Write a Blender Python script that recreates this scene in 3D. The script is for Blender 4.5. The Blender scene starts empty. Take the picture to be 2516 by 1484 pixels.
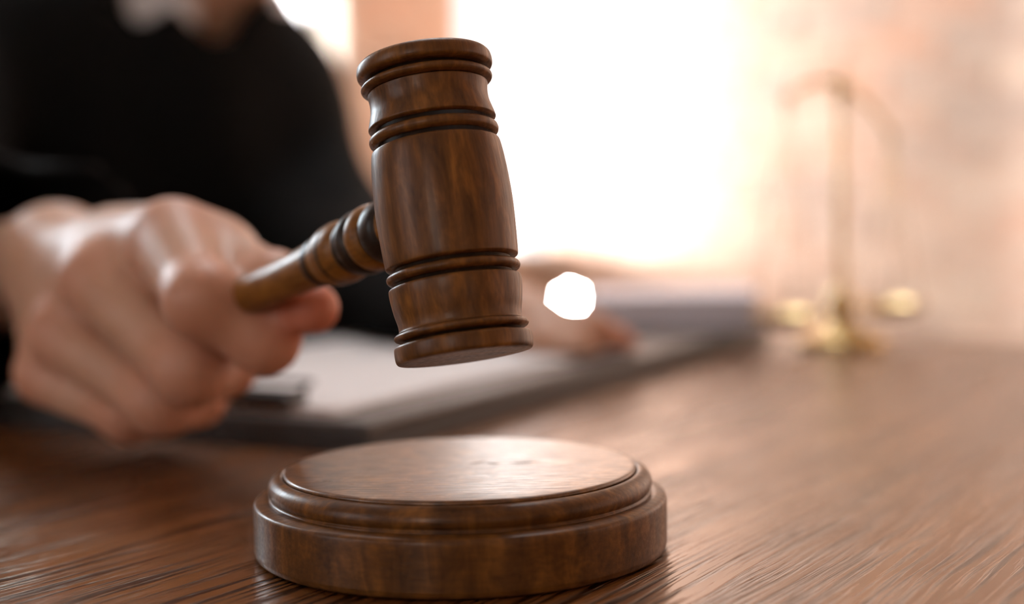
import bpy, bmesh, math, random
import numpy as np
from mathutils import Vector, Matrix
random.seed(4); np.random.seed(4)
SC = bpy.context.scene
COL = SC.collection

# ------------------------------------------------------------------ camera
CAM_H, CAM_D, PITCH, ROLL, CAM_X, FPX = 0.0826, 0.3435, 0.0667, -0.0172, 0.0133, 3494.4
fwd = Vector((0, math.cos(PITCH), -math.sin(PITCH)))
up0 = Vector((0, math.sin(PITCH), math.cos(PITCH)))
xax = Vector((1, 0, 0))
RIGHT = xax*math.cos(ROLL) + up0*math.sin(ROLL)
UP = -xax*math.sin(ROLL) + up0*math.cos(ROLL)
CPOS = Vector((CAM_X, -CAM_D, CAM_H))
cam = bpy.data.cameras.new('camera'); camo = bpy.data.objects.new('camera', cam)
COL.objects.link(camo)
camo.matrix_world = Matrix((( RIGHT.x, UP.x, -fwd.x, CPOS.x), (RIGHT.y, UP.y, -fwd.y, CPOS.y),
                            (RIGHT.z, UP.z, -fwd.z, CPOS.z), (0, 0, 0, 1)))
cam.sensor_width = 36; cam.lens = 50; cam.clip_start = 0.01
cam.dof.use_dof = True; cam.dof.focus_distance = 0.318
cam.dof.aperture_fstop = 4.4; cam.dof.aperture_blades = 7; cam.dof.aperture_rotation = 0.3
SC.camera = camo

def pt(px, py, depth):
    """a point of the place, from its bearing in the photograph and its distance"""
    return CPOS + depth*(fwd + RIGHT*((px-1258)/FPX) + UP*((742-py)/FPX))

# ------------------------------------------------------------------ light
SC.view_settings.view_transform = 'Standard'; SC.view_settings.look = 'None'
SC.view_settings.gamma = 1; SC.view_settings.use_curve_mapping = False
SC.view_settings.exposure = 0.85
w = bpy.data.worlds.new('world'); SC.world = w; w.use_nodes = True
w.node_tree.nodes['Background'].inputs[0].default_value = (0.93, 0.96, 1.0, 1)
w.node_tree.nodes['Background'].inputs[1].default_value = 1.0
SC.cycles.use_denoising = True
SC.cycles.max_bounces = 7; SC.cycles.diffuse_bounces = 4
SC.cycles.use_adaptive_sampling = True; SC.cycles.adaptive_threshold = 0.03; SC.cycles.adaptive_min_samples = 24
SC.cycles.sample_clamp_indirect = 6.0

# room frame: corner C0, u along the brick wall towards the camera's right, v along the window wall to the left
FLOOR_Z, CEIL_Z = -0.75, 2.05
C0 = Vector((0.10, 3.38, 0)); UV = Vector((0.7071, -0.7071, 0)); VV = Vector((-0.7071, -0.7071, 0))
ROOM_U, ROOM_V = 5.2, 5.0
def rp(u, v, z): p = C0 + UV*u + VV*v; return Vector((p.x, p.y, z))

def area(name, c, size, direction, energy, color):
    l = bpy.data.lights.new(name, 'AREA'); l.shape = 'RECTANGLE'; l.size, l.size_y = size
    l.energy = energy; l.color = color
    o = bpy.data.objects.new(name, l); COL.objects.link(o); o.location = c
    o.rotation_euler = Vector(direction).to_track_quat('-Z', 'Z').to_euler()
    return o
# window openings: (wall, a0, a1, z0, z1)
WIN_B = (0.0, 0.285, -0.03, 1.45)     # back wall, next to the corner (v range)
WIN_A = (0.665, 1.30, -0.10, 1.60)      # back wall, behind the person
WIN_E = (2.05, 2.60, -0.10, 1.70)      # back wall, further left
WIN_C = (0.7, 2.0, 0.05, 1.6)          # left wall (u range)
WIN_D = (3.25, 3.85, 0.2, 1.75)
for n, (a0, a1, z0, z1), e, c in (('daylight_corner_window', WIN_B, 6, (1, .95, .90)), ('daylight_back_window', WIN_A, 45, (.92, .96, 1)), ('daylight_far_window', WIN_E, 42, (.78, .91, 1))):
    area(n, rp(-0.22, (a0+a1)/2, (z0+z1)/2), (a1-a0, z1-z0), UV, e, c)
for n, (a0, a1, z0, z1), e, c in (('daylight_left_window', WIN_C, 3, (.80, .92, 1)), ('daylight_side_window', WIN_D, 9, (1, .90, .76))):
    area(n, rp((a0+a1)/2, ROOM_V+0.22, (z0+z1)/2), (a1-a0, z1-z0), -VV, e, c)

sun = bpy.data.lights.new('sun', 'SUN'); sun.energy = 24.0; sun.angle = math.radians(18); sun.color = (1, .95, .97)
suno = bpy.data.objects.new('sun', sun); COL.objects.link(suno)
suno.rotation_euler = (UV*1.0 - VV*.36 + Vector((0, 0, -.10))).to_track_quat('-Z', 'Z').to_euler()

# ------------------------------------------------------------------ materials
def mat(name, color=(.5, .5, .5), rough=.5, metal=0.0, **kw):
    m = bpy.data.materials.new(name); m.use_nodes = True
    b = m.node_tree.nodes['Principled BSDF']
    b.inputs['Base Color'].default_value = (*color, 1); b.inputs['Roughness'].default_value = rough
    b.inputs['Metallic'].default_value = metal
    for k, v in kw.items(): b.inputs[k.replace('_', ' ')].default_value = v
    return m
class N:
    def __init__(s, m): s.m = m; s.t = m.node_tree; s.b = s.t.nodes['Principled BSDF']
    def new(s, typ, **kw):
        n = s.t.nodes.new(typ)
        for k, v in kw.items():
            if k in n.inputs: n.inputs[k].default_value = v
            else: setattr(n, k, v)
        return n
    def link(s, a, b): s.t.links.new(a, b)
    def coords(s, scale, kind='Object', rot=(0, 0, 0)):
        tc = s.new('ShaderNodeTexCoord'); mp = s.new('ShaderNodeMapping')
        mp.inputs['Scale'].default_value = scale; mp.inputs['Rotation'].default_value = rot
        s.link(tc.outputs[kind], mp.inputs[0]); return mp.outputs[0]
    def noise(s, vec, scale=1.0, detail=4, rough=.55, dist=0.0):
        n = s.new('ShaderNodeTexNoise'); n.inputs['Scale'].default_value = scale
        n.inputs['Detail'].default_value = detail; n.inputs['Roughness'].default_value = rough
        n.inputs['Distortion'].default_value = dist; s.link(vec, n.inputs['Vector']); return n.outputs['Fac']
    def ramp(s, fac, stops):
        r = s.new('ShaderNodeValToRGB'); e = r.color_ramp.elements
        while len(e) < len(stops): e.new(.5)
        for el, (p, c) in zip(e, stops): el.position = p; el.color = (*c, 1) if len(c) == 3 else c
        s.link(fac, r.inputs[0]); return r.outputs[0]
    def mix(s, fac, a, b, typ='MIX'):
        n = s.new('ShaderNodeMix', data_type='RGBA', blend_type=typ)
        for inp, val in ((n.inputs[0], fac), (n.inputs[6], a), (n.inputs[7], b)):
            if isinstance(val, (int, float)): inp.default_value = val
            elif isinstance(val, tuple): inp.default_value = (*val, 1)
            else: s.link(val, inp)
        return n.outputs[2]
    def bump(s, h, strength=.3, dist=.001):
        n = s.new('ShaderNodeBump'); n.inputs['Strength'].default_value = strength
        n.inputs['Distance'].default_value = dist; s.link(h, n.inputs['Height']); s.link(n.outputs[0], s.b.inputs['Normal'])

def turned_wood(name, dark, mid, light, along=(1, 1, .12), rough=.36):
    m = mat(name, mid, rough, Coat_Weight=.12, Coat_Roughness=.2, Specular_IOR_Level=.28); n = N(m)
    fine = n.noise(n.coords(tuple(a*900 for a in along)), 1, 5, .65)
    blot = n.noise(n.coords(tuple(a*190 for a in (1, 1, .35))), 1, 4, .6, .6)
    f = n.mix(.32, blot, fine)
    c = n.ramp(f, [(.28, dark), (.50, mid), (.76, light)])
    n.link(c, n.b.inputs['Base Color'])
    n.link(n.ramp(fine, [(.3, (rough+.14,)*3), (.7, (rough-.06,)*3)]), n.b.inputs['Roughness'])
    n.bump(fine, .12, .0006)
    return m
M_HEAD = turned_wood('gavel_wood', (.036, .0125, .0034), (.155, .058, .012), (.38, .150, .027))
M_HAND = turned_wood('handle_wood', (.07, .026, .006), (.26, .10, .016), (.40, .175, .032))
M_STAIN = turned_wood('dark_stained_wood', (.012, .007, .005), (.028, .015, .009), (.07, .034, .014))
M_BLOCK = turned_wood('block_wood', (.030, .0105, .0030), (.13, .048, .0105), (.33, .130, .024), (.12, 1, 1), .34)
M_PLATE = turned_wood('plate_wood', (.034, .012, .0035), (.15, .055, .012), (.40, .165, .034), (.12, 1, 1), .31)
M_PLATE.node_tree.nodes['Principled BSDF'].inputs['Specular IOR Level'].default_value = .8

def table_wood():
    m = mat('table_wood', (.2, .1, .05), .22, Specular_IOR_Level=.95, Specular_Tint=(1, .84, .68, 1)); n = N(m)
    base = n.coords((1, 1, 1))
    warp = n.noise(n.coords((9, 30, 1)), 1, 2)
    add = n.new('ShaderNodeVectorMath', operation='MULTIPLY_ADD')
    comb = n.new('ShaderNodeCombineXYZ'); n.link(warp, comb.inputs[1])
    n.link(comb.outputs[0], add.inputs[0]); add.inputs[1].default_value = (0, .010, 0); n.link(base, add.inputs[2])
    def sc(s):
        mp = n.new('ShaderNodeMapping'); mp.inputs['Scale'].default_value = s; n.link(add.outputs[0], mp.inputs[0]); return mp.outputs[0]
    pores = n.noise(sc((16, 620, 1)), 1, 3, .55)
    broad = n.noise(sc((3.5, 60, 1)), 1, 4, .6)
    col = n.ramp(broad, [(.3, (.105, .034, .0075)), (.5, (.185, .063, .0150)), (.7, (.255, .098, .027))])
    pm = n.ramp(pores, [(.41, (.10, .07, .05)), (.50, (1, 1, 1))])
    n.link(n.mix(1.0, col, pm, 'MULTIPLY'), n.b.inputs['Base Color'])
    n.link(n.ramp(broad, [(.3, (.29,)*3), (.7, (.20,)*3)]), n.b.inputs['Roughness'])
    n.bump(n.ramp(pores, [(.38, (0, 0, 0)), (.52, (1, 1, 1))]), .6, .0007)
    return m
M_TABLE = table_wood()

def skin_mat():
    m = mat('skin', (.62, .34, .22), .48, Subsurface_Weight=.22, Subsurface_Scale=.006)
    m.node_tree.nodes['Principled BSDF'].inputs['Subsurface Radius'].default_value = (1, .35, .2)
    n = N(m); a = n.new('ShaderNodeAttribute', attribute_name='redness')
    mot = n.noise(n.coords((70, 70, 70)), 1, 3)
    base = n.ramp(mot, [(.3, (.56, .31, .20)), (.7, (.66, .39, .27))])
    n.link(n.mix(a.outputs['Fac'], base, (.66, .17, .09)), n.b.inputs['Base Color'])
    n.bump(n.noise(n.coords((900, 900, 900)), 1, 3), .12, .0006)
    return m
M_SKIN = skin_mat()
def cloth_mat(name, c, rough, s, var=.17):
    m = mat(name, c, rough); n = N(m); f = n.noise(n.coords((s, s, s)), 1, 3)
    n.link(n.ramp(f, [(.3, tuple(x*(1-var) for x in c)), (.7, tuple(min(1, x*(1+var)) for x in c))]), n.b.inputs['Base Color'])
    n.bump(f, .15, .001); return m
M_ROBE = cloth_mat('black_robe_cloth', (.0045, .0043, .004), .85, 700)
M_ROBE.node_tree.nodes['Principled BSDF'].inputs['Specular IOR Level'].default_value = .12
M_SHIRT = cloth_mat('white_shirt_cloth', (.80, .80, .84), .8, 900)
M_HAIR = cloth_mat('dark_brown_hair', (.03, .018, .011), .5, 300)
M_PAPER = cloth_mat('white_paper', (.90, .89, .90), .7, 60, .03)
M_GREY = cloth_mat('charcoal_leatherette', (.060, .055, .053), .42, 900)
M_BLACK = cloth_mat('black_plastic', (.008, .008, .008), .4, 500)
M_LAV = cloth_mat('lavender_grey_cover', (.80, .78, .88), .5, 300, .04)
M_PAGES = cloth_mat('page_edges', (.62, .56, .50), .8, 800)
M_BRASS = mat('polished_brass', (.74, .55, .27), .16, 1.0)
nb = N(M_BRASS); nb.link(nb.ramp(nb.noise(nb.coords((60, 60, 60)), 1, 3), [(.3, (.12,)*3), (.7, (.24,)*3)]), nb.b.inputs['Roughness'])
M_WHITE = cloth_mat('white_paint', (.82, .80, .77), .45, 40)
M_PLASTER = cloth_mat('warm_plaster', (.30, .22, .16), .8, 30)
M_CEIL = cloth_mat('white_ceiling_paint', (.50, .47, .44), .85, 30)
def brick_mat():
    m = mat('whitewashed_brick', (.6, .42, .32), .85); n = N(m)
    oi = n.new('ShaderNodeObjectInfo'); v = n.noise(n.coords((25, 25, 25)), 1, 5, .65)
    c = n.ramp(oi.outputs['Random'], [(0, (.46, .33, .26)), (.25, (.64, .40, .28)), (.5, (.72, .51, .38)), (.75, (.68, .36, .23)), (1, (.76, .58, .44))])
    n.link(n.mix(n.ramp(v, [(.42, (0, 0, 0)), (.7, (.75,)*3)]), c, (.80, .66, .54)), n.b.inputs['Base Color'])
    n.bump(v, .5, .004); return m
M_BRICK = brick_mat()
def mortar_mat(name, axis, a0, a1, zlow):
    """mortar between the laid bricks; above them the same brickwork as a pattern"""
    m = mat(name, (.68, .60, .53), .9); n = N(m); v = n.noise(n.coords((40, 40, 40)), 1, 5)
    mort = n.ramp(v, [(.3, (.64, .53, .43)), (.7, (.78, .67, .56))])
    tc = n.new('ShaderNodeTexCoord'); dt = n.new('ShaderNodeVectorMath', operation='DOT_PRODUCT'); dt.inputs[1].default_value = axis
    n.link(tc.outputs['Object'], dt.inputs[0]); sx = n.new('ShaderNodeSeparateXYZ'); n.link(tc.outputs['Object'], sx.inputs[0])
    cx = n.new('ShaderNodeCombineXYZ'); n.link(dt.outputs['Value'], cx.inputs[0]); n.link(sx.outputs[2], cx.inputs[1])
    br = n.new('ShaderNodeTexBrick'); n.link(cx.outputs[0], br.inputs['Vector'])
    for k, x in (('Color1', (.70, .44, .31, 1)), ('Color2', (.75, .56, .43, 1)), ('Mortar', (.72, .61, .50, 1)), ('Scale', 1.0), ('Mortar Size', .005), ('Brick Width', .225), ('Row Height', .075)): br.inputs[k].default_value = x
    gt = n.new('ShaderNodeMath', operation='GREATER_THAN'); n.link(sx.outputs[2], gt.inputs[0]); gt.inputs[1].default_value = BRICK_TOP
    def test(op, val, src, prev):
        g_ = n.new('ShaderNodeMath', operation=op); n.link(src, g_.inputs[0]); g_.inputs[1].default_value = val
        m_ = n.new('ShaderNodeMath', operation='MAXIMUM'); n.link(prev, m_.inputs[0]); n.link(g_.outputs[0], m_.inputs[1]); return m_
    base_ = Vector(axis).dot(C0)
    gt = test('LESS_THAN', zlow, sx.outputs[2], gt.outputs[0])
    gt = test('LESS_THAN', base_+a0, dt.outputs['Value'], gt.outputs[0]); gt = test('GREATER_THAN', base_+a1, dt.outputs['Value'], gt.outputs[0])
    n.link(n.mix(gt.outputs[0], mort, br.outputs['Color']), n.b.inputs['Base Color']); n.bump(v, .4, .003); return m
BRICK_TOP = 1.34
M_MORTAR = mortar_mat('pale_mortar', tuple(UV), .0, 1.96, -.60); M_MORTAR_B = mortar_mat('pale_mortar_back', tuple(VV), WIN_B[1], WIN_A[0], -.375)
def floor_mat():
    m = mat('floor_oak', (.3, .2, .13), .5); n = N(m); v = n.noise(n.coords((2, 40, 1)), 1, 4)
    n.link(n.ramp(v, [(.3, (.22, .14, .09)), (.7, (.36, .25, .17))]), n.b.inputs['Base Color']); return m
M_FLOOR = floor_mat()
def glass_mat():
    m = bpy.data.materials.new('window_glass'); m.use_nodes = True; t = m.node_tree; t.nodes.clear()
    o = t.nodes.new('ShaderNodeOutputMaterial'); mx = t.nodes.new('ShaderNodeMixShader'); tr = t.nodes.new('ShaderNodeBsdfTransparent')
    g = t.nodes.new('ShaderNodeBsdfGlossy'); g.inputs['Roughness'].default_value = .02; mx.inputs[0].default_value = .06
    t.links.new(tr.outputs[0], mx.inputs[1]); t.links.new(g.outputs[0], mx.inputs[2]); t.links.new(mx.outputs[0], o.inputs[0]); return m
M_GLASS = glass_mat()
M_GLINT = mat('glint_glow', (1, 1, 1), .3); M_GLINT.node_tree.nodes['Principled BSDF'].inputs['Emission Color'].default_value = (1, .97, .93, 1)
M_GLINT.node_tree.nodes['Principled BSDF'].inputs['Emission Strength'].default_value = 150
M_STEEL = mat('brushed_steel', (.55, .55, .55), .3, 1.0)

# ------------------------------------------------------------------ mesh helpers
def tag(o, label=None, cat=None, group=None, kind=None):
    for k, v in (('label', label), ('category', cat), ('group', group), ('kind', kind)):
        if v: o[k] = v
    return o
def link(name, me, m, parent=None, smooth=True):
    o = bpy.data.objects.new(name, me); COL.objects.link(o)
    if m and not me.materials: me.materials.append(m)
    if smooth:
        me.polygons.foreach_set('use_smooth', [True]*len(me.polygons))
    if parent: o.parent = parent
    return o
def empty(name, loc=(0, 0, 0), rot=None):
    o = bpy.data.objects.new(name, None); COL.objects.link(o); o.empty_display_size = .02
    o.matrix_world = Matrix.Translation(loc) @ (rot.to_4x4() if rot else Matrix.Identity(4))
    return o
def pydata(name, v, f):
    me = bpy.data.meshes.new(name); me.from_pydata([tuple(x) for x in v], [], f); me.update(); return me
def lathe(name, prof, m, parent=None, seg=96, sub=3, loop=False):
    """turn a (radius, height) profile about local Z; the profile is smoothed by Catmull-Rom; repeated points stay sharp"""
    P = [Vector(p) for p in prof]; pts = []
    if sub > 1:
        for i in range(len(P)-1):
            p0, p1, p2, p3 = P[max(i-1, 0)], P[i], P[i+1], P[min(i+2, len(P)-1)]
            if (p2-p1).length < 1e-7: continue
            for k in range(sub):
                t = k/sub
                q = .5*((2*p1) + (p2-p0)*t + (2*p0-5*p1+4*p2-p3)*t*t + (3*p1-p0-3*p2+p3)*t**3)
                pts.append((max(q[0], 0), q[1]))
        pts.append((P[-1][0], P[-1][1]))
    else: pts = [tuple(p) for p in P]
    v, f = [], []
    rows = []
    for r, z in pts:
        if r < 1e-6: rows.append([len(v)]); v.append((0, 0, z))
        else:
            rows.append(list(range(len(v), len(v)+seg)))
            v += [(r*math.cos(2*math.pi*i/seg), r*math.sin(2*math.pi*i/seg), z) for i in range(seg)]
    for a, b in zip(rows, rows[1:]):
        for i in range(seg):
            j = (i+1) % seg
            if len(a) == 1 and len(b) == 1: continue
            if len(a) == 1: f.append((a[0], b[j], b[i]))
            elif len(b) == 1: f.append((a[i], a[j], b[0]))
            else: f.append((a[i], a[j], b[j], b[i]))
    me = pydata(name, v, f)
    bm = bmesh.new(); bm.from_mesh(me); bmesh.ops.recalc_face_normals(bm, faces=bm.faces); bm.to_mesh(me); bm.free()
    return link(name, me, m, parent)
def box(name, size, m, parent=None, loc=(0, 0, 0), bevel=0.0, seg=2, mtx=None):
    bm = bmesh.new(); bmesh.ops.create_cube(bm, size=1); bmesh.ops.scale(bm, vec=size, verts=bm.verts)
    if bevel: bmesh.ops.bevel(bm, geom=bm.edges[:], offset=bevel, segments=seg, affect='EDGES', profile=.5)
    if mtx: bmesh.ops.transform(bm, matrix=mtx, verts=bm.verts)
    bmesh.ops.translate(bm, vec=loc, verts=bm.verts)
    me = bpy.data.meshes.new(name); bm.to_mesh(me); bm.free()
    return link(name, me, m, parent, smooth=False)
def tube(name, pts, r, m, parent=None, seg=12, closed=False):
    P = [Vector(p) for p in pts]; n = len(P); v, f = [], []
    rr = [float(x) for x in r] if isinstance(r, (list, tuple)) else [float(r)]*n
    ref = Vector((0, 0, 1)) if abs((P[1]-P[0]).normalized().z) < .9 else Vector((1, 0, 0))
    for i, p in enumerate(P):
        if closed: t = (P[(i+1) % n]-P[i-1]).normalized()
        else: t = (P[min(i+1, n-1)]-P[max(i-1, 0)]).normalized()
        a = t.cross(ref).normalized(); b = t.cross(a)
        v += [p + rr[i]*(a*math.cos(2*math.pi*k/seg) + b*math.sin(2*math.pi*k/seg)) for k in range(seg)]
    for i in range(n if closed else n-1):
        j = (i+1) % n
        for k in range(seg):
            l = (k+1) % seg; f.append((i*seg+k, i*seg+l, j*seg+l, j*seg+k))
    if not closed: f.append(tuple(range(seg))[::-1]); f.append(tuple(range((n-1)*seg, n*seg)))
    me = pydata(name, v, f)
    bm = bmesh.new(); bm.from_mesh(me); bmesh.ops.recalc_face_normals(bm, faces=bm.faces); bm.to_mesh(me); bm.free()
    return link(name, me, m, parent)

# ------------------------------------------------------------------ soft-body modelling: a distance field polygonised
def rcone(p, a, b, r1, r2):
    a = np.asarray(a, np.float32); b = np.asarray(b, np.float32)
    ba = b-a; l2 = float(ba@ba); rr = r1-r2; a2 = max(l2-rr*rr, 1e-9); il2 = 1.0/l2
    pa = p-a; y = pa@ba; z = y-l2
    t = pa*np.float32(l2) - y[..., None]*ba
    x2 = np.einsum('...i,...i', t, t); y2 = y*y*l2; z2 = z*z*l2
    k = np.sign(rr)*rr*rr*x2
    d = (np.sqrt(x2*a2*il2)+y*rr)*il2 - r1
    c1 = np.sign(z)*a2*z2 > k; c2 = np.sign(y)*a2*y2 < k
    d = np.where(c2, np.sqrt(x2+y2)*il2-r1, d)
    return np.where(c1, np.sqrt(x2+z2)*il2-r2, d)
def ellip(p, c, r, R=None):
    q = p-np.asarray(c, np.float32)
    if R is not None: q = q@np.asarray(R, np.float32)
    r = np.asarray(r, np.float32)
    k0 = np.sqrt(np.einsum('...i,...i', q/r, q/r)); k1 = np.sqrt(np.einsum('...i,...i', q/(r*r), q/(r*r)))
    return k0*(k0-1)/np.maximum(k1, 1e-6)
def smin(a, b, k):
    h = np.maximum(k-np.abs(a-b), 0)/k
    return np.minimum(a, b)-h*h*k*.25
def smax(a, b, k): return -smin(-a, -b, k)
def chain(p, js, k=.004):
    d = None
    for (a, ra), (b, rb) in zip(js, js[1:]):
        e = rcone(p, a, b, ra, rb); d = e if d is None else smin(d, e, k)
    return d
def nets(name, fn, lo, hi, res):
    lo = np.array(lo, float); hi = np.array(hi, float); n = np.ceil((hi-lo)/res).astype(int)+1
    ax = [lo[i]+res*np.arange(n[i]) for i in range(3)]
    g = np.stack(np.meshgrid(*ax, indexing='ij'), -1).astype(np.float32)
    D = np.empty(tuple(n), np.float32)
    st = max(1, int(400000/(n[1]*n[2])))
    for i in range(0, n[0], st): D[i:i+st] = fn(g[i:i+st])
    del g
    D[0] = D[-1] = np.maximum(D[0], 1e-4); D[0] = np.maximum(D[0], 1e-4); D[-1] = np.maximum(D[-1], 1e-4)
    for a in (1, 2):
        for e in (0, -1):
            s = [slice(None)]*3; s[a] = e; D[tuple(s)] = np.maximum(D[tuple(s)], 1e-4)
    D[D == 0] = 1e-6
    S = D < 0; nc = n-1
    cnt = np.zeros(tuple(nc), np.int8)
    for dx in (0, 1):
        for dy in (0, 1):
            for dz in (0, 1): cnt += S[dx:dx+nc[0], dy:dy+nc[1], dz:dz+nc[2]]
    act = np.argwhere((cnt > 0) & (cnt < 8))
    idx = -np.ones(tuple(nc), np.int64); idx[tuple(act.T)] = np.arange(len(act))
    acc = np.zeros((len(act), 3)); num = np.zeros(len(act))
    cor = [(0,0,0),(1,0,0),(0,1,0),(1,1,0),(0,0,1),(1,0,1),(0,1,1),(1,1,1)]
    for a in range(8):
        for b in range(a+1, 8):
            d = np.array(cor[b])-np.array(cor[a])
            if np.abs(d).sum() != 1: continue
            A = act+cor[a]; B = act+cor[b]; da = D[tuple(A.T)]; db = D[tuple(B.T)]
            m = (da < 0) != (db < 0); t = np.where(m, da/np.where(m, da-db, 1), 0)
            acc += np.where(m[:, None], A+t[:, None]*d, 0); num += m
    V = lo+res*acc/num[:, None]
    F = []
    for a in range(3):
        b, c = (a+1) % 3, (a+2) % 3
        s0 = [slice(None)]*3; s1 = [slice(None)]*3; s0[a] = slice(0, -1); s1[a] = slice(1, None)
        E = np.argwhere(S[tuple(s0)] != S[tuple(s1)])
        E = E[(E[:, b] > 0) & (E[:, c] > 0) & (E[:, b] < nc[b]) & (E[:, c] < nc[c])]
        q = []
        for ob, oc in ((-1, -1), (0, -1), (0, 0), (-1, 0)):
            X = E.copy(); X[:, b] += ob; X[:, c] += oc; q.append(idx[tuple(X.T)])
        q = np.stack(q, 1); fl = S[tuple(E.T)]
        q[~fl] = q[~fl][:, ::-1]
        F.append(q)
    F = np.concatenate(F); F = F[(F >= 0).all(1)]
    return V, F
def mesh_np(name, V, F):
    me = bpy.data.meshes.new(name)
    me.vertices.add(len(V)); me.vertices.foreach_set('co', V.astype(np.float32).ravel())
    me.loops.add(len(F)*4); me.loops.foreach_set('vertex_index', F.astype(np.int32).ravel())
    me.polygons.add(len(F)); me.polygons.foreach_set('loop_start', np.arange(0, len(F)*4, 4, dtype=np.int32))
    me.polygons.foreach_set('loop_total', np.full(len(F), 4, np.int32))
    me.update(calc_edges=True); me.validate(); return me

# ================================================================== THE ROOM
def struct(o): o['kind'] = 'structure'; return o
def wall_with_holes(name, a_axis, length, zr, holes, origin, inward, thick, m):
    """a wall built of boxes around its openings, as one mesh; a runs along the wall"""
    bm = bmesh.new()
    xs = sorted({0, length, *[h[0] for h in holes], *[h[1] for h in holes]}); zs = sorted({zr[0], zr[1], *[h[2] for h in holes], *[h[3] for h in holes]})
    for x0, x1 in zip(xs, xs[1:]):
        for z0, z1 in zip(zs, zs[1:]):
            cx, cz = (x0+x1)/2, (z0+z1)/2
            if any(h[0] < cx < h[1] and h[2] < cz < h[3] for h in holes): continue
            c = origin + a_axis*cx - inward*(thick/2); c = Vector((c.x, c.y, cz))
            mt = Matrix(((a_axis.x, inward.x, 0, c.x), (a_axis.y, inward.y, 0, c.y), (0, 0, 1, c.z), (0, 0, 0, 1)))
            r = bmesh.ops.create_cube(bm, size=1); bmesh.ops.scale(bm, vec=(x1-x0, thick, z1-z0), verts=r['verts'])
            bmesh.ops.transform(bm, matrix=mt, verts=r['verts'])
    me = bpy.data.meshes.new(name); bm.to_mesh(me); bm.free()
    return struct(link(name, me, m, None, False))
ZR = (FLOOR_Z, CEIL_Z)
wall_back = wall_with_holes('wall_back', VV, ROOM_V, ZR, [WIN_B, WIN_A, WIN_E], C0, UV, .2, M_MORTAR_B)
wall_right = wall_with_holes('wall_right', UV, ROOM_U, ZR, [], C0, VV, .2, M_MORTAR)
wall_left = wall_with_holes('wall_left', UV, ROOM_U, ZR, [WIN_C, WIN_D], C0+VV*ROOM_V, -VV, .2, M_PLASTER)
wall_front = wall_with_holes('wall_front', VV, ROOM_V, ZR, [], C0+UV*ROOM_U, -UV, .2, M_PLASTER)
RZ = math.radians(-45)
mid = rp(ROOM_U/2, ROOM_V/2, 0)
for n, z, m in (('floor', FLOOR_Z-.05, M_FLOOR), ('ceiling', CEIL_Z+.05, M_CEIL)):
    o = box(n, (ROOM_U+.4, ROOM_V+.4, .1), m); o.location = (mid.x, mid.y, z); o.rotation_euler.z = RZ; struct(o)

def window(name, a_axis, origin, inward, hole):
    a0, a1, z0, z1 = hole; w_, h_ = a1-a0, z1-z0
    c = origin + a_axis*((a0+a1)/2) - inward*.10
    e = empty(name, (c.x, c.y, z0), Matrix(((a_axis.x, inward.x, 0), (a_axis.y, inward.y, 0), (0, 0, 1)))); struct(e)
    t = .04 if w_ > .4 else .016
    for sx in (-1, 1): box('frame_post', (t, .06, h_), M_WHITE, e, (sx*(w_-t)/2, 0, h_/2), .004)
    for z in (t/2, h_-t/2): box('frame_rail', (w_-2*t, .06, t), M_WHITE, e, (0, 0, z), .004)
    nv = 2 if w_ > .6 else 1
    if nv == 2: box('mullion', (.04, .055, h_-2*t), M_WHITE, e, (0, 0, h_/2), .004)
    for i in range(nv):
        pw = (w_-2*t)/nv
        box('pane', (pw-.01, .004, h_-2*t), M_GLASS, e, ((i-(nv-1)/2)*pw, .01, h_/2))
    box('sill', (w_+.0, .14, .025), M_WHITE, e, (0, .10, -.0), .005)
    return e
window('window_1', VV, C0, UV, WIN_B); window('window_2', VV, C0, UV, WIN_A)
window('window_5', VV, C0, UV, WIN_E)
window('window_3', UV, C0+VV*ROOM_V, -VV, WIN_C); window('window_4', UV, C0+VV*ROOM_V, -VV, WIN_D)

# bricks: real blocks over the part of the walls that the photograph shows
bl, bh, bd, jt = .215, .065, .03, .010
def brick_mesh(nm, l):
    bm = bmesh.new(); bmesh.ops.create_cube(bm, size=1); bmesh.ops.scale(bm, vec=(l, bd, bh), verts=bm.verts)
    bmesh.ops.bevel(bm, geom=bm.edges[:], offset=.004, segments=1, affect='EDGES')
    for v_ in bm.verts: v_.co += Vector([random.uniform(-.0012, .0012) for _ in range(3)])
    me = bpy.data.meshes.new(nm); bm.to_mesh(me); bm.free(); me.materials.append(M_BRICK); return me
full = [brick_mesh('brick', bl) for _ in range(5)]
def lay(wall, origin, axis, inward, a0, a1, z0, z1):
    rot = Matrix(((axis.x, inward.x, 0), (axis.y, inward.y, 0), (0, 0, 1))).to_4x4()
    row = 0; z = z0
    while z+bh <= z1:
        a = a0 - (0 if row % 2 else (bl+jt)/2)
        while a < a1-.03:
            s, e = max(a, a0), min(a+bl, a1)
            if e-s > .03:
                me = random.choice(full) if e-s > bl-1e-4 else brick_mesh('brick', e-s)
                o = bpy.data.objects.new('brick', me); COL.objects.link(o)
                c = origin + axis*((s+e)/2) + inward*(bd/2-.020+random.uniform(-.0015, .0015))
                o.matrix_world = Matrix.Translation((c.x, c.y, z+bh/2)) @ rot; o.parent = wall
            a += bl+jt
        z += bh+jt; row += 1
lay(wall_right, C0, UV, VV, .01, 1.96, -.60, BRICK_TOP)
lay(wall_back, C0, VV, UV, WIN_B[1]+.005, WIN_A[0]-.005, -.375, BRICK_TOP)

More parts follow.
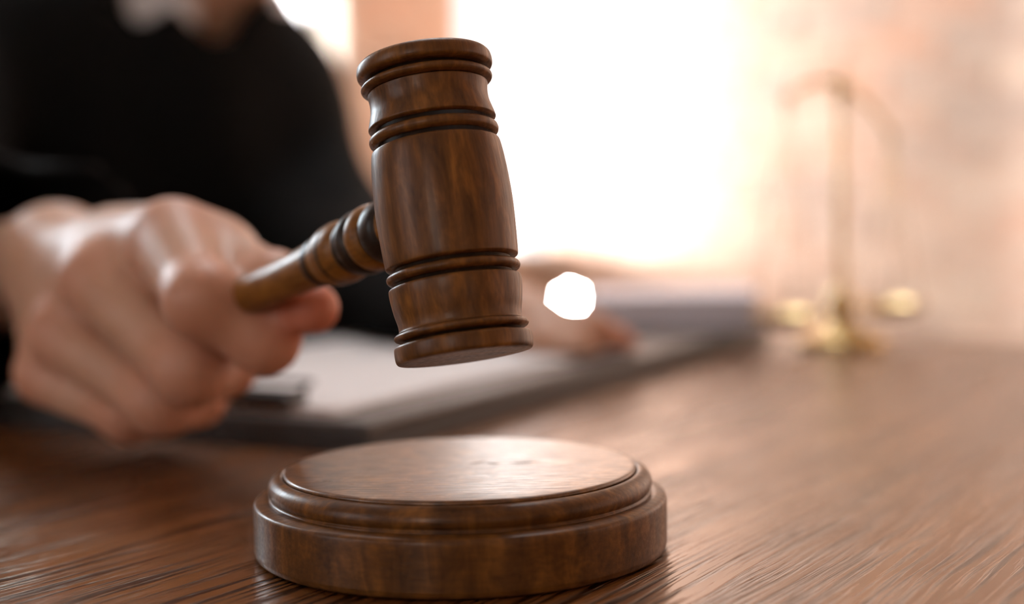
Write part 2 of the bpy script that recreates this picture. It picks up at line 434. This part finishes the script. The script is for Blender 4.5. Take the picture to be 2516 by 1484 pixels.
# ================================================================== TABLE
TH = math.radians(33)
GR = Vector((math.sin(TH), math.cos(TH), 0)); GP = Vector((math.cos(TH), -math.sin(TH), 0))   # along the grain, across it
rotT = Matrix(((GR.x, -GP.x, 0), (GR.y, -GP.y, 0), (0, 0, 1)))       # local X along grain
far_c = Vector((-0.025, 1.046-CAM_D, 0))                             # far left corner of the top
TL, TW = 2.1, 1.0
te = empty('desk', (0, 0, FLOOR_Z)); 
tc = far_c - GR*(TL/2) + GP*(TW/2)
te.matrix_world = Matrix.Translation((tc.x, tc.y, FLOOR_Z)) @ rotT.to_4x4()
box('desk_top', (TL, TW, .032), M_TABLE, te, (0, 0, -FLOOR_Z-.016), .002, 2)
for sx in (-1, 1):
    for sy in (-1, 1): box('leg', (.055, .055, -FLOOR_Z-.032), M_TABLE, te, (sx*(TL/2-.06), sy*(TW/2-.06), (-FLOOR_Z-.032)/2), .003)
for sy in (-1, 1): box('apron', (TL-.18, .02, .07), M_TABLE, te, (0, sy*(TW/2-.06), -FLOOR_Z-.032-.035), .002)
tag(te, 'brown wooden desk with open grain carrying the sound block', 'desk')

# ================================================================== SOUND BLOCK
sb = empty('sound_block', (0, 0, 0)); tag(sb, 'round stepped wooden sound block on the desk below the gavel', 'sound block')
lathe('base', [(0, 0.0002), (.0480, .0002), (.0480, .0002), (.0494, .0006), (.0499, .0016), (.0500, .003), (.0500, .0117), (.0500, .0117), (.0499, .0125), (.0496, .0130), (.0491, .0133), (.0480, .0136), (.0472, .01375), (.0455, .0136), (.0455, .0136), (0, .0136)], M_BLOCK, sb, 160, 4)
lathe('moulding', [(0, .0134), (.0462, .0134), (.0462, .0134), (.04625, .0139), (.0459, .0144), (.0463, .0151), (.0465, .0162), (.0461, .0175), (.0452, .0185), (.0441, .01905), (.0432, .0191), (.0428, .0187), (.0428, .0187), (0, .0187)], M_BLOCK, sb, 160, 4)
lathe('striking_plate', [(0, .0186), (.0425, .0186), (.0425, .0186), (.0427, .0192), (.0426, .0196), (.0422, .0199), (.0414, .0200), (.0414, .0200), (0, .0200)], M_PLATE, sb, 160, 4)
for px, py, l, a in ((1172, 1137, .0030, .5), (1212, 1139, .0022, -.5), (1285, 1137, .0042, .15)):
    d0 = pt(px, py, .335); k = (CPOS.z-.0200)/(CPOS.z-d0.z); d0 = CPOS+(d0-CPOS)*k          # raised bruises left by the gavel
    tube('dent_ridge', [(d0.x+math.cos(a)*l*t, d0.y+math.sin(a)*l*t+.0006*t*t, .0199) for t in (-1, -.5, 0, .5, 1)], [.0001, .0002, .00024, .0002, .0001], M_PLATE, sb, 8)

# ================================================================== GAVEL
ga = Vector((-0.12600, 0.19692, 0.97229)).normalized(); gc = Vector((-0.00172, -0.02074, 0.08318))
g1 = ga.cross(Vector((0, 1, 0))).normalized(); g2 = ga.cross(g1)
GM = Matrix(((g1.x, g2.x, ga.x), (g1.y, g2.y, ga.y), (g1.z, g2.z, ga.z)))
gv = empty('gavel', gc, GM); tag(gv, 'turned brown wooden gavel held in the right hand above the sound block', 'gavel')
barrel = [(0, .0139), (.0138, .0139), (.0138, .0139), (.0145, .0136), (.01475, .0132), (.0150, .0118), (.0153, .0090), (.01555, .0050), (.0157, 0), (.0156, -.0045), (.01535, -.0095), (.0151, -.0128), (.0148, -.0134), (.0141, -.0137), (.0141, -.0137), (0, -.0137)]
hd = lathe('head', barrel, M_HEAD, gv, 128, 4)
def seg_(name, prof, m=M_HEAD, parent=hd): return lathe(name, prof, m, parent, 128, 4)
def bead(z0, z1, r0, r1):
    """half-round ring between two grooves"""
    p = [(0, z0), (r0, z0), (r0, z0)]
    for k in range(1, 6):
        t = k/6; p.append((r0+(r1-r0)*math.sin(math.pi*t)**.55, z0+(z1-z0)*t))
    return p + [(r0, z1), (r0, z1), (0, z1)]
seg_('bead_ring', bead(.0149, .0175, .0139, .0149))
seg_('bead_ring', bead(-.0168, -.0146, .0141, .0152))
seg_('neck', [(0, .0185), (.0138, .0185), (.0138, .0185), (.0146, .0189), (.0146, .0195), (.0142, .0210), (.0137, .0230), (.0136, .0250), (.0138, .0266), (.0138, .0271), (.0138, .0271), (0, .0271)])
seg_('neck', [(0, -.0177), (.0141, -.0177), (.0141, -.0177), (.0149, -.0180), (.01505, -.0190), (.0149, -.0210), (.0145, -.0236), (.0140, -.0258), (.0139, -.0273), (.0141, -.0279), (.0141, -.0279), (0, -.0279)])
seg_('rim_ring', bead(.0274, .0297, .0138, .0152)); seg_('rim_ring', bead(-.0298, -.0280, .0141, .0152))
seg_('end_cap', [(0, .0305), (.0143, .0305), (.0143, .0305), (.0154, .0310), (.0157, .0320), (.0155, .0335), (.0148, .0344), (.0138, .0347), (.0138, .0347), (0, .0347)])
seg_('end_cap', [(0, -.0306), (.0144, -.0306), (.0144, -.0306), (.0154, -.0310), (.0156, -.0322), (.01555, -.0336), (.0154, -.0343), (.0151, -.0347), (.0151, -.0347), (0, -.0347)])
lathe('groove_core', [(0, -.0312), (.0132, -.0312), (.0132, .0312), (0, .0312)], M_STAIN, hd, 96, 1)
# handle, square to the head
PHI = math.radians(55)
left = (Vector((-1, 0, 0)) - ga*Vector((-1, 0, 0)).dot(ga)).normalized(); away = (Vector((0, 1, 0)) - ga*ga.y); away = (away - left*away.dot(left)).normalized()
hdir = left*math.cos(PHI) + away*math.sin(PHI)
hl = GM.inverted() @ hdir
HQ = Vector(hl).to_track_quat('Z', 'Y').to_matrix().to_4x4()
hs = [(0, .012), (.0062, .012), (.0062, .019), (.0067, .021), (.0066, .0565), (.0066, .0565), (.0062, .062), (.0058, .070), (.0056, .080), (.0057, .095), (.0061, .115), (.0066, .135), (.0070, .155), (.0070, .172), (.0064, .184), (.0048, .190), (0, .192)]
handle = lathe('handle', hs, M_HAND, gv, 64, 4); handle.matrix_local = HQ @ Matrix.Translation((0, 0, 0))
def hbead(nm, z0, z1, r0, r1, m): lathe(nm, bead(z0, z1, r0, r1), m, handle, 64, 4)
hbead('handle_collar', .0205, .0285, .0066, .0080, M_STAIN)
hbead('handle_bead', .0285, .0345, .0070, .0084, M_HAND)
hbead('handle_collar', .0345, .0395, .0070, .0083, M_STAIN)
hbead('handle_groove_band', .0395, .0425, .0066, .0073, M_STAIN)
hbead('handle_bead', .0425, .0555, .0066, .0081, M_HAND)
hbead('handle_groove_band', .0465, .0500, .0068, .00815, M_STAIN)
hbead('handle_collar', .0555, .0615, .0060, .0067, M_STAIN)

# folder outline, so that hand and cloth rest on it
FT = .011
FA = math.radians(29); FG = Vector((math.sin(FA), math.cos(FA), 0)); FP = Vector((math.cos(FA), -math.sin(FA), 0))
rotF = Matrix(((FG.x, -FP.x, 0), (FG.y, -FP.y, 0), (0, 0, 1)))
fr = pt(905, 1112, .478); fr.z = 0
FL, FW = .42, .205
fc = fr + FG*(FL/2) - FP*(FW/2)

# ================================================================== PERSON
person = empty('person', pt(330, 900, 1.1).to_2d().to_3d() + Vector((0, 0, FLOOR_Z)))
PW = person.matrix_world.inverted()
tag(person, 'person in a black robe leaning over the desk, gripping the gavel', 'person')
def J(px, py, d, r): return (np.array(pt(px, py, d)), r)
R_ = {  # joints of the gripping hand: knuckle, middle joint, end joint, tip
 'index':  [J(425, 592, .446, .0130), J(500, 740, .409, .0098), J(650, 835, .413, .0088), J(628, 818, .440, .0078)],
 'middle': [J(240, 690, .462, .0120), J(470, 905, .432, .0104), J(550, 895, .452, .0092), J(520, 850, .476, .0082)],
 'ring':   [J(158, 825, .480, .0114), J(400, 985, .453, .0100), J(480, 975, .470, .0088), J(465, 930, .490, .0078)],
 'little': [J(112, 925, .494, .0102), J(320, 1015, .472, .0088), J(400, 1000, .485, .0078), J(405, 965, .500, .0070)]}
thumb = [J(330, 650, .500, .0150), J(530, 640, .452, .0118), J(672, 706, .420, .0098), J(772, 758, .404, .0072)]
wrist = J(140, 642, .556, .0205); fore = J(-130, 715, .645, .0250); elbow = J(-330, 610, .80, .042)
knuck = [R_[k][0] for k in R_]
def hand_field(p):
    d = None
    for k in R_:
        e = chain(p, R_[k], .008); d = e if d is None else smin(d, e, .0016)
    palm = None
    for i, (k, r) in enumerate(knuck):
        w_ = wrist[0] + (k-wrist[0])*.16
        e = rcone(p, w_, k - (k-wrist[0])*.06, .0128, r*.92); palm = e if palm is None else smin(palm, e, .014)
    # heel and ball of the thumb
    palm = smin(palm, rcone(p, thumb[0][0], thumb[1][0], .017, .0125), .016)
    d = smin(d, palm, .006)
    d = smin(d, chain(p, thumb, .006), .006)
    arm = smin(rcone(p, wrist[0]+(knuck[1][0]-wrist[0])*.15, wrist[0], .0165, .0200), rcone(p, wrist[0], fore[0], .0200, .0245), .010)
    return smin(d, arm, .014)
allp = [j[0] for k in R_ for j in R_[k]] + [j[0] for j in thumb] + [wrist[0], fore[0]]
lo = np.min(allp, 0)-.016; hi = np.max(allp, 0)+.016
V1, F1 = nets('hand', hand_field, lo, hi, .0015)
red = np.zeros(len(V1))
spots = [(R_[k][i][0], .013, .55) for k in R_ for i in (0, 1)] + [(thumb[3][0], .016, .9), (thumb[2][0], .012, .5)] + [(R_[k][2][0], .016, .45) for k in R_]  # skin flush at the joints; thumb tip has its backlit glow painted in
for c, r, a in spots: red = np.maximum(red, a*np.exp(-(((V1-c)**2).sum(1))/(r*r)))

# resting left hand
wl = J(1215, 795, .735, .024)
L_ = [[J(1345, 800, .70, .0115), J(1455, 815, .690, .0095), J(1520, 850, .690, .0082), J(1548, 868, .692, .0070)],
      [J(1330, 805, .715, .0115), J(1440, 805, .715, .0095), J(1505, 838, .715, .0082), J(1535, 855, .717, .0070)],
      [J(1318, 810, .73, .0110), J(1415, 805, .74, .0090), J(1475, 830, .74, .0080), J(1502, 846, .742, .0068)],
      [J(1310, 812, .745, .0100), J(1385, 808, .76, .0082), J(1432, 826, .76, .0072), J(1456, 836, .762, .0062)]]
lth = [J(1275, 830, .71, .0130), J(1345, 850, .680, .0110), J(1405, 868, .672, .0092), J(1450, 880, .672, .0075)]
lel = J(850, 730, .93, .04)
def lhand_field(p):
    d = None
    for f_ in L_:
        e = chain(p, f_, .004); d = e if d is None else smin(d, e, .0025)
    palm = None
    for f_ in L_:
        k = f_[0][0]; e = rcone(p, wl[0]+(k-wl[0])*.2, k, .016, .0112); palm = e if palm is None else smin(palm, e, .012)
    d = smin(d, palm, .006); d = smin(d, chain(p, lth, .005), .008)
    d = smin(d, rcone(p, wl[0], wl[0]+(lel[0]-wl[0])*.35, .0215, .027), .02)
    return smax(d, (FT+.0021)-p[..., 2], .004)      # the palm flattens on the paper
allp = [j[0] for f_ in L_ for j in f_] + [j[0] for j in lth] + [wl[0], wl[0]+(lel[0]-wl[0])*.3]
V2, F2 = nets('hand', lhand_field, np.min(allp, 0)-.016, np.max(allp, 0)+.016, .0024)
# head and neck (above the frame)
neck = np.array(pt(440, 60, 1.09)); hc = neck + np.array([.055, -.075, .15])
fd = np.array([.42, -.86, -.28]); fd /= np.linalg.norm(fd); sd = np.cross(fd, [0, 0, 1]); sd /= np.linalg.norm(sd); ud = np.cross(sd, fd)
HR = np.stack([sd, fd, ud], 1)
def H(x, y, z): return hc + sd*x + fd*y + ud*z
def head_field(p):
    d = ellip(p, H(0, -.005, .02), (.075, .095, .10), HR)
    d = smin(d, ellip(p, H(0, .03, -.055), (.055, .06, .06), HR), .04)
    d = smin(d, ellip(p, H(0, .065, -.095), (.025, .022, .018), HR), .03)
    d = smin(d, rcone(p, H(0, .09, .015), H(0, .112, -.025), .008, .014), .015)
    d = smin(d, rcone(p, H(-.022, .083, -.058), H(.022, .083, -.058), .008, .008), .012)
    for s in (-1, 1):
        d = smin(d, rcone(p, H(s*.045, .080, .028), H(s*.015, .091, .028), .008, .008), .015)
        d = smax(d, -ellip(p, H(s*.032, .098, .008), (.017, .012, .011), HR), .012)
        d = smin(d, ellip(p, H(s*.030, .081, .008), (.012, .012, .012), HR), .003)
        d = smin(d, ellip(p, H(s*.078, -.005, -.01), (.010, .02, .032), HR), .008)
    d = smin(d, rcone(p, H(0, -.02, -.07), neck - np.array([0, 0, .02]), .056, .058), .03)
    return smin(d, rcone(p, neck - np.array([0, 0, .02]), neck + np.array([.0, .0, -.12]), .058, .07), .03)
V3, F3 = nets('head', head_field, np.minimum(hc, neck)-.17, np.maximum(hc, neck)+.17, .0045)
# robe
SL = J(668, 265, 1.10, .050); EL = J(780, 660, 1.00, .060); SR = J(-170, 120, .98, .066); ER = J(-330, 620, .78, .065)
hipc = np.array(pt(330, 1000, 1.16)); hipc[2] = -.18
CU = J(45, 670, .578, .048)
chest = np.array(pt(290, 420, 1.08))
NT = np.array(pt(440, -330, 1.0)); NA = np.array(pt(372, 25, 1.0)); NB = np.array(pt(532, 62, 1.0)); NT[1] = NB[1] = NA[1]
def robe_field(p):
    d = rcone(p, SR[0], SL[0], .080, .048)
    d = smin(d, rcone(p, neck-np.array([0, 0, .035]), SL[0], .040, .044), .015)
    d = smin(d, rcone(p, neck-np.array([0, 0, .03]), SR[0], .060, .062), .02)
    d = smin(d, ellip(p, chest, (.17, .12, .17)), .03)
    d = smin(d, rcone(p, chest, hipc, .145, .17), .08)
    d = smin(d, rcone(p, hipc, np.array([hipc[0], hipc[1], FLOOR_Z+.2]), .17, .20), .08)
    d = smin(d, rcone(p, SL[0], EL[0], .050, .058), .012)
    d = smin(d, rcone(p, EL[0], np.array(wl[0])+np.array([-.02, .01, -.008]), .058, .040), .03)
    d = smin(d, rcone(p, SR[0], ER[0], .066, .068), .03)
    s = rcone(p, ER[0], CU[0], .066, .052)
    low = CU[0].copy()+np.array([.012, -.02, 0]); low[2] = .038; el = ER[0].copy(); el[2] = .055
    s = smin(s, rcone(p, el, low, .045, .036), .03)
    d = smin(d, s, .03)
    # folds
    q = p[..., 0]*1.0 + p[..., 1]*.35
    d = d + .0045*np.sin(q*62 + 3*np.sin(p[..., 2]*7)) * np.clip((.32-p[..., 2])*4, .2, 1)
    # the table stops the cloth
    tz = (p[..., 0]-far_c.x)*GP.x + (p[..., 1]-far_c.y)*GP.y
    over = smax(-tz - .0, -(p[..., 2]-.001), .01)     # either off the table edge or above the top
    slab = np.maximum(np.maximum(p[..., 2]-.0012, -.042-p[..., 2]), -(tz+.004))
    d = np.maximum(d, -slab)
    below = np.maximum(-(tz+.004), p[..., 2])
    d = np.maximum(d, -below)
    fx = (p[..., 0]-fc.x)*FG.x + (p[..., 1]-fc.y)*FG.y; fy = (p[..., 0]-fc.x)*FP.x + (p[..., 1]-fc.y)*FP.y
    fbox = np.maximum(np.maximum(np.abs(fx)-FL/2-.002, np.abs(fy)-FW/2-.002), p[..., 2]-FT-.0035)
    d = np.maximum(d, -fbox)
    # sleeve opening of the gripping arm
    ax = CU[0]-ER[0]; ax = ax/np.linalg.norm(ax)
    cav = smin(rcone(p, CU[0]-ax*.10, CU[0]+ax*.09, .036, .056), rcone(p, low-ax*.06, low+ax*.09, .022, .034), .02)
    d = smax(d, -cav, .006)
    cutp = (p-(CU[0]+ax*.030))@ax.astype(np.float32) - .75*np.clip(p[..., 2]-CU[0][2], 0, .08)
    near = np.linalg.norm(p-CU[0].astype(np.float32), axis=-1) - .16
    d = np.maximum(d, -np.maximum(-cutp, near))
    # left cuff
    ax2 = wl[0]-EL[0]; ax2 = ax2/np.linalg.norm(ax2)
    d = smax(d, -rcone(p, wl[0]-ax2*.05, wl[0]+ax2*.09, .028, .034), .005)
    # neckline
    q = p.copy(); q[..., 1] = NA[1]
    cutn = np.maximum(np.minimum(rcone(q, NT, NA, .060, .014), rcone(q, NT, NB, .060, .014)), p[..., 1]-(neck[1]-.005))
    d = smax(d, -cutn, .008)
    return d
pts_ = np.array([SL[0], EL[0], SR[0], ER[0], CU[0], wl[0], hipc, chest, neck])
lo = pts_.min(0)-.19; hi = pts_.max(0)+.14; lo[2] = FLOOR_Z+.002; 
V4, F4 = nets('robe', robe_field, lo, hi, .0085)
def shirt_field(p):
    d = rcone(p, neck-np.array([0, 0, .0]), neck+np.array([0, .0, -.16]), .064, .10)
    d = smin(d, ellip(p, np.array(chest)+np.array([0.03, 0, .03]), (.13, .10, .15)), .05)
    q = p.copy(); ca = np.array(pt(590, -330, 1.0)); cb = np.array(pt(542, 85, 1.0)); q[..., 1] = ca[1]; cb[1] = ca[1]
    cut = np.maximum(rcone(q, ca, cb, .035, .020), p[..., 1]-(neck[1]-.01))
    top = p@ud.astype(np.float32) - float((neck+ud*.035)@ud)
    return np.maximum(smax(d, -cut, .006), top)
V5, F5 = nets('shirt', shirt_field, neck-np.array([.16, .16, .24]), neck+np.array([.16, .16, .12]), .005)
def hair_field(p):
    d = ellip(p, H(0, -.012, .03), (.083, .100, .105), HR)
    d = d + .002*np.sin(p[..., 0]*300)
    f_ = (p-H(0, .045, .055).astype(np.float32))@(fd*.8-ud*.55).astype(np.float32)
    return smax(d, f_, .015)
V6, F6 = nets('hair', hair_field, hc-.13, hc+.15, .005)
M_EYE = mat('eye_white', (.75, .72, .68), .2); M_IRIS = mat('iris', (.06, .035, .02), .15)
def ball(name, c, r, m, par):
    bm = bmesh.new(); bmesh.ops.create_uvsphere(bm, u_segments=20, v_segments=14, radius=r); me_ = bpy.data.meshes.new(name); bm.to_mesh(me_); bm.free()
    o_ = link(name, me_, m, par); o_.location = Vector(c)-person.location; return o_
off = 0; Vs, Fs = [], []
for V, F in ((V1, F1), (V2, F2), (V3, F3)):
    Vs.append(V); Fs.append(F+off); off += len(V)
pw = np.array(person.location)
me = mesh_np('body', np.concatenate(Vs)-pw, np.concatenate(Fs))
at = me.attributes.new('redness', 'FLOAT', 'POINT')
rr = np.zeros(off, np.float32); rr[:len(V1)] = red
r2 = np.zeros(len(V2))
for f_ in L_:
    for c, _ in f_[2:]: r2 = np.maximum(r2, .6*np.exp(-(((V2-c)**2).sum(1))/(.014**2)))
rr[len(V1):len(V1)+len(V2)] = r2
r3 = .75*np.exp(-((((V3-H(0, .088, -.058))@HR)/np.array([.026, .02, .007]))**2).sum(1)); rr[len(V1)+len(V2):] = r3
at.data.foreach_set('value', rr)
body = link('body', me, M_SKIN, person)
body['label'] = 'skin of hands and neck'
for s_ in (-1, 1):
    e_ = ball('eye', H(s_*.031, .0780, .008), .0120, M_EYE, person); ir = ball('iris', H(s_*.031, .0805, .008), .0062, M_IRIS, person); ir.location = Vector(H(s_*.031, .0876, .006))-person.location
    ir.parent = e_; ir.location = Vector(fd)*.0078
    tube('eyebrow', [Vector(H(s_*x, y, z))-person.location for x, y, z in ((.014, .0995, .031), (.030, .0975, .036), (.048, .086, .031))], [.0022, .0028, .0012], M_HAIR, person, 8)
rb = link('robe', mesh_np('robe', V4-pw, F4), M_ROBE, person); rb['label'] = 'black robe with wide sleeves'
link('shirt', mesh_np('shirt', V5-pw, F5), M_SHIRT, person)['label'] = 'white shirt collar'
link('hair', mesh_np('hair', V6-pw, F6), M_HAIR, person)

# ================================================================== FOLDER, PAPER, BOOK
fo = empty('document_folder', (fc.x, fc.y, 0), rotF); tag(fo, 'charcoal grey document folder lying on the desk under the white paper', 'folder')
box('cover', (FL, FW, .003), M_GREY, fo, (0, 0, .0015), .001)
box('back_board', (FL-.004, FW-.004, FT-.0036), M_GREY, fo, (0, 0, .003+(FT-.0036)/2), .0014, 2)
PL, PB = .25, .165
pc_ = fr + FG*(.012+PL/2) - FP*(.022+PB/2)
pe = empty('paper_sheets', (pc_.x, pc_.y, FT-.0006), rotF)
tag(pe, 'stack of white paper sheets resting on the charcoal folder', 'paper')
for i in range(4):
    o = box('sheet', (PL-.001*i, PB-.001*i, .0005), M_PAPER, pe, (0, 0, .0003+.0006*i)); o.rotation_euler.z = random.uniform(-.006, .006)
cl = pt(625, 995, .52); PT = FT-.0006+.0024
ce = empty('black_clip', (cl.x, cl.y, PT), rotF); tag(ce, 'flat black clip holding the near corner of the white paper', 'clip')
box('jaw', (.014, .040, .005), M_BLACK, ce, (0, 0, .0025), .0018)
tube('lever', [(.006, -.016, .004), (.018, -.013, .006), (.018, .013, .006), (.006, .016, .004)], .001, M_BLACK, ce, 8)
bk = pt(1668, 822, .825); BA = math.radians(-8)
be = empty('closed_book', (bk.x, bk.y+.042, FT-.0006), Matrix.Rotation(BA, 3, 'Z')); tag(be, 'closed book with lavender grey cover lying behind the resting hand', 'book')
bt = .0195
box('cover', (.102, .084, .0025), M_LAV, be, (0, 0, .00125), .0008); box('cover', (.102, .084, .0025), M_LAV, be, (0, 0, bt-.00125), .0008)
box('pages', (.098, .078, bt-.005), M_PAGES, be, (0, .001, bt/2)); box('spine', (.102, .003, bt), M_LAV, be, (0, -.0415, bt/2), .0012)

# ================================================================== SCALES OF JUSTICE
sp = pt(2066, 862, .82); sp.z = 0
sc_ = empty('balance_scale', sp); tag(sc_, 'small polished brass balance scale with two hanging pans on the desk', 'scale')
lathe('base', [(0, 0), (.0245, 0), (.0245, 0), (.025, .002), (.0235, .005), (.019, .007), (.012, .009), (.008, .013), (.0065, .016), (0, .016)], M_BRASS, sc_, 64, 3)
pole = lathe('pole', [(0, .014), (.0045, .014), (.007, .019), (.0085, .024), (.0065, .029), (.0035, .033), (.0028, .045), (.0022, .08), (.002, .135), (.0032, .140), (.0045, .145), (.003, .150), (.0012, .156), (0, .160)], M_BRASS, sc_, 32, 3)
bdir = Vector((.86, .50, 0)).normalized(); top = Vector((0, 0, .143)); ends = []
beam = [top + bdir*(s*.040) + Vector((0, 0, .006*math.cos(s*1.57*1.0) - .010*s - .012*abs(s)**2)) for s in [k/7-1 for k in range(15)]]
tube('beam', beam, [.0013+.0011*(1-abs(s)) for s in [k/7-1 for k in range(15)]], M_BRASS, sc_, 10)
for s, end in ((-1, beam[0]), (1, beam[-1])):
    pz = .012 if s < 0 else .014
    pc = Vector((end.x, end.y, pz))
    pr = .0205
    pan = lathe('pan', [(0, 0), (.008, .0006), (.015, .0030), (.0195, .0068), (pr, .0080), (pr, .0088), (.0192, .0084), (.0145, .0048), (.008, .0022), (0, .0016)], M_BRASS, sc_, 48, 3)
    pan.location = pc
    for k in range(3):
        a = 2*math.pi*k/3 + .4
        r_ = pc + Vector((pr*.97*math.cos(a), pr*.97*math.sin(a), .0084))
        tube('chain', [end, end.lerp(r_, .5) + Vector((0, 0, -.001)), r_], .0005, M_BRASS, sc_, 6)
    tube('hook', [end + Vector((.003*math.cos(t), 0, .003*math.sin(t))) for t in np.linspace(0, 5.2, 10)], .0006, M_BRASS, sc_, 6, True)

# ================================================================== GLOWING BULB ADDED IN PLACE OF A BRIGHT GLINT
lp = pt(1402, 738, 2.2)
le = empty('glint_bulb', (lp.x, lp.y, FLOOR_Z)); tag(le, 'small glowing bulb on a thin stand, added in place of a bright glint behind the resting hand', 'glint stand-in')
hz = lp.z-FLOOR_Z
lathe('base', [(0, 0), (.09, 0), (.09, 0), (.092, .008), (.085, .014), (.02, .020), (.008, .03), (0, .03)], M_STEEL, le, 48, 2)
lathe('stem', [(0, .02), (.005, .02), (.005, .02), (.005, hz-.03), (.009, hz-.028), (.009, hz-.012), (.006, hz-.010), (0, hz-.010)], M_STEEL, le, 24, 1)
lathe('bulb', [(0, hz-.012), (.005, hz-.010), (.009, hz-.005), (.0115, hz+.002), (.010, hz+.008), (.006, hz+.0115), (0, hz+.0125)], M_GLINT, le, 32, 3)

# ================================================================== UNSEEN LIGHT PANEL ADDED TO BRIGHTEN PAPER AND DESK
M_PANEL = mat('added_light_panel', (1, 1, 1), .4); bs = M_PANEL.node_tree.nodes['Principled BSDF']
bs.inputs['Emission Color'].default_value = (.93, .96, 1, 1); bs.inputs['Emission Strength'].default_value = 5.0
cp = empty('added_ceiling_panel', (-.05, 1.35, CEIL_Z), Matrix.Rotation(RZ, 3, 'Z')); tag(cp, 'unseen light panel added on the ceiling above the far side of the desk', 'glint stand-in')
for sx in (-1, 1): box('frame_side', (.03, .66, .04), M_WHITE, cp, (sx*.615, 0, -.02), .003)
for sy in (-1, 1): box('frame_side', (1.2, .03, .04), M_WHITE, cp, (0, sy*.315, -.02), .003)
box('diffuser', (1.2, .6, .01), M_PANEL, cp, (0, 0, -.025))
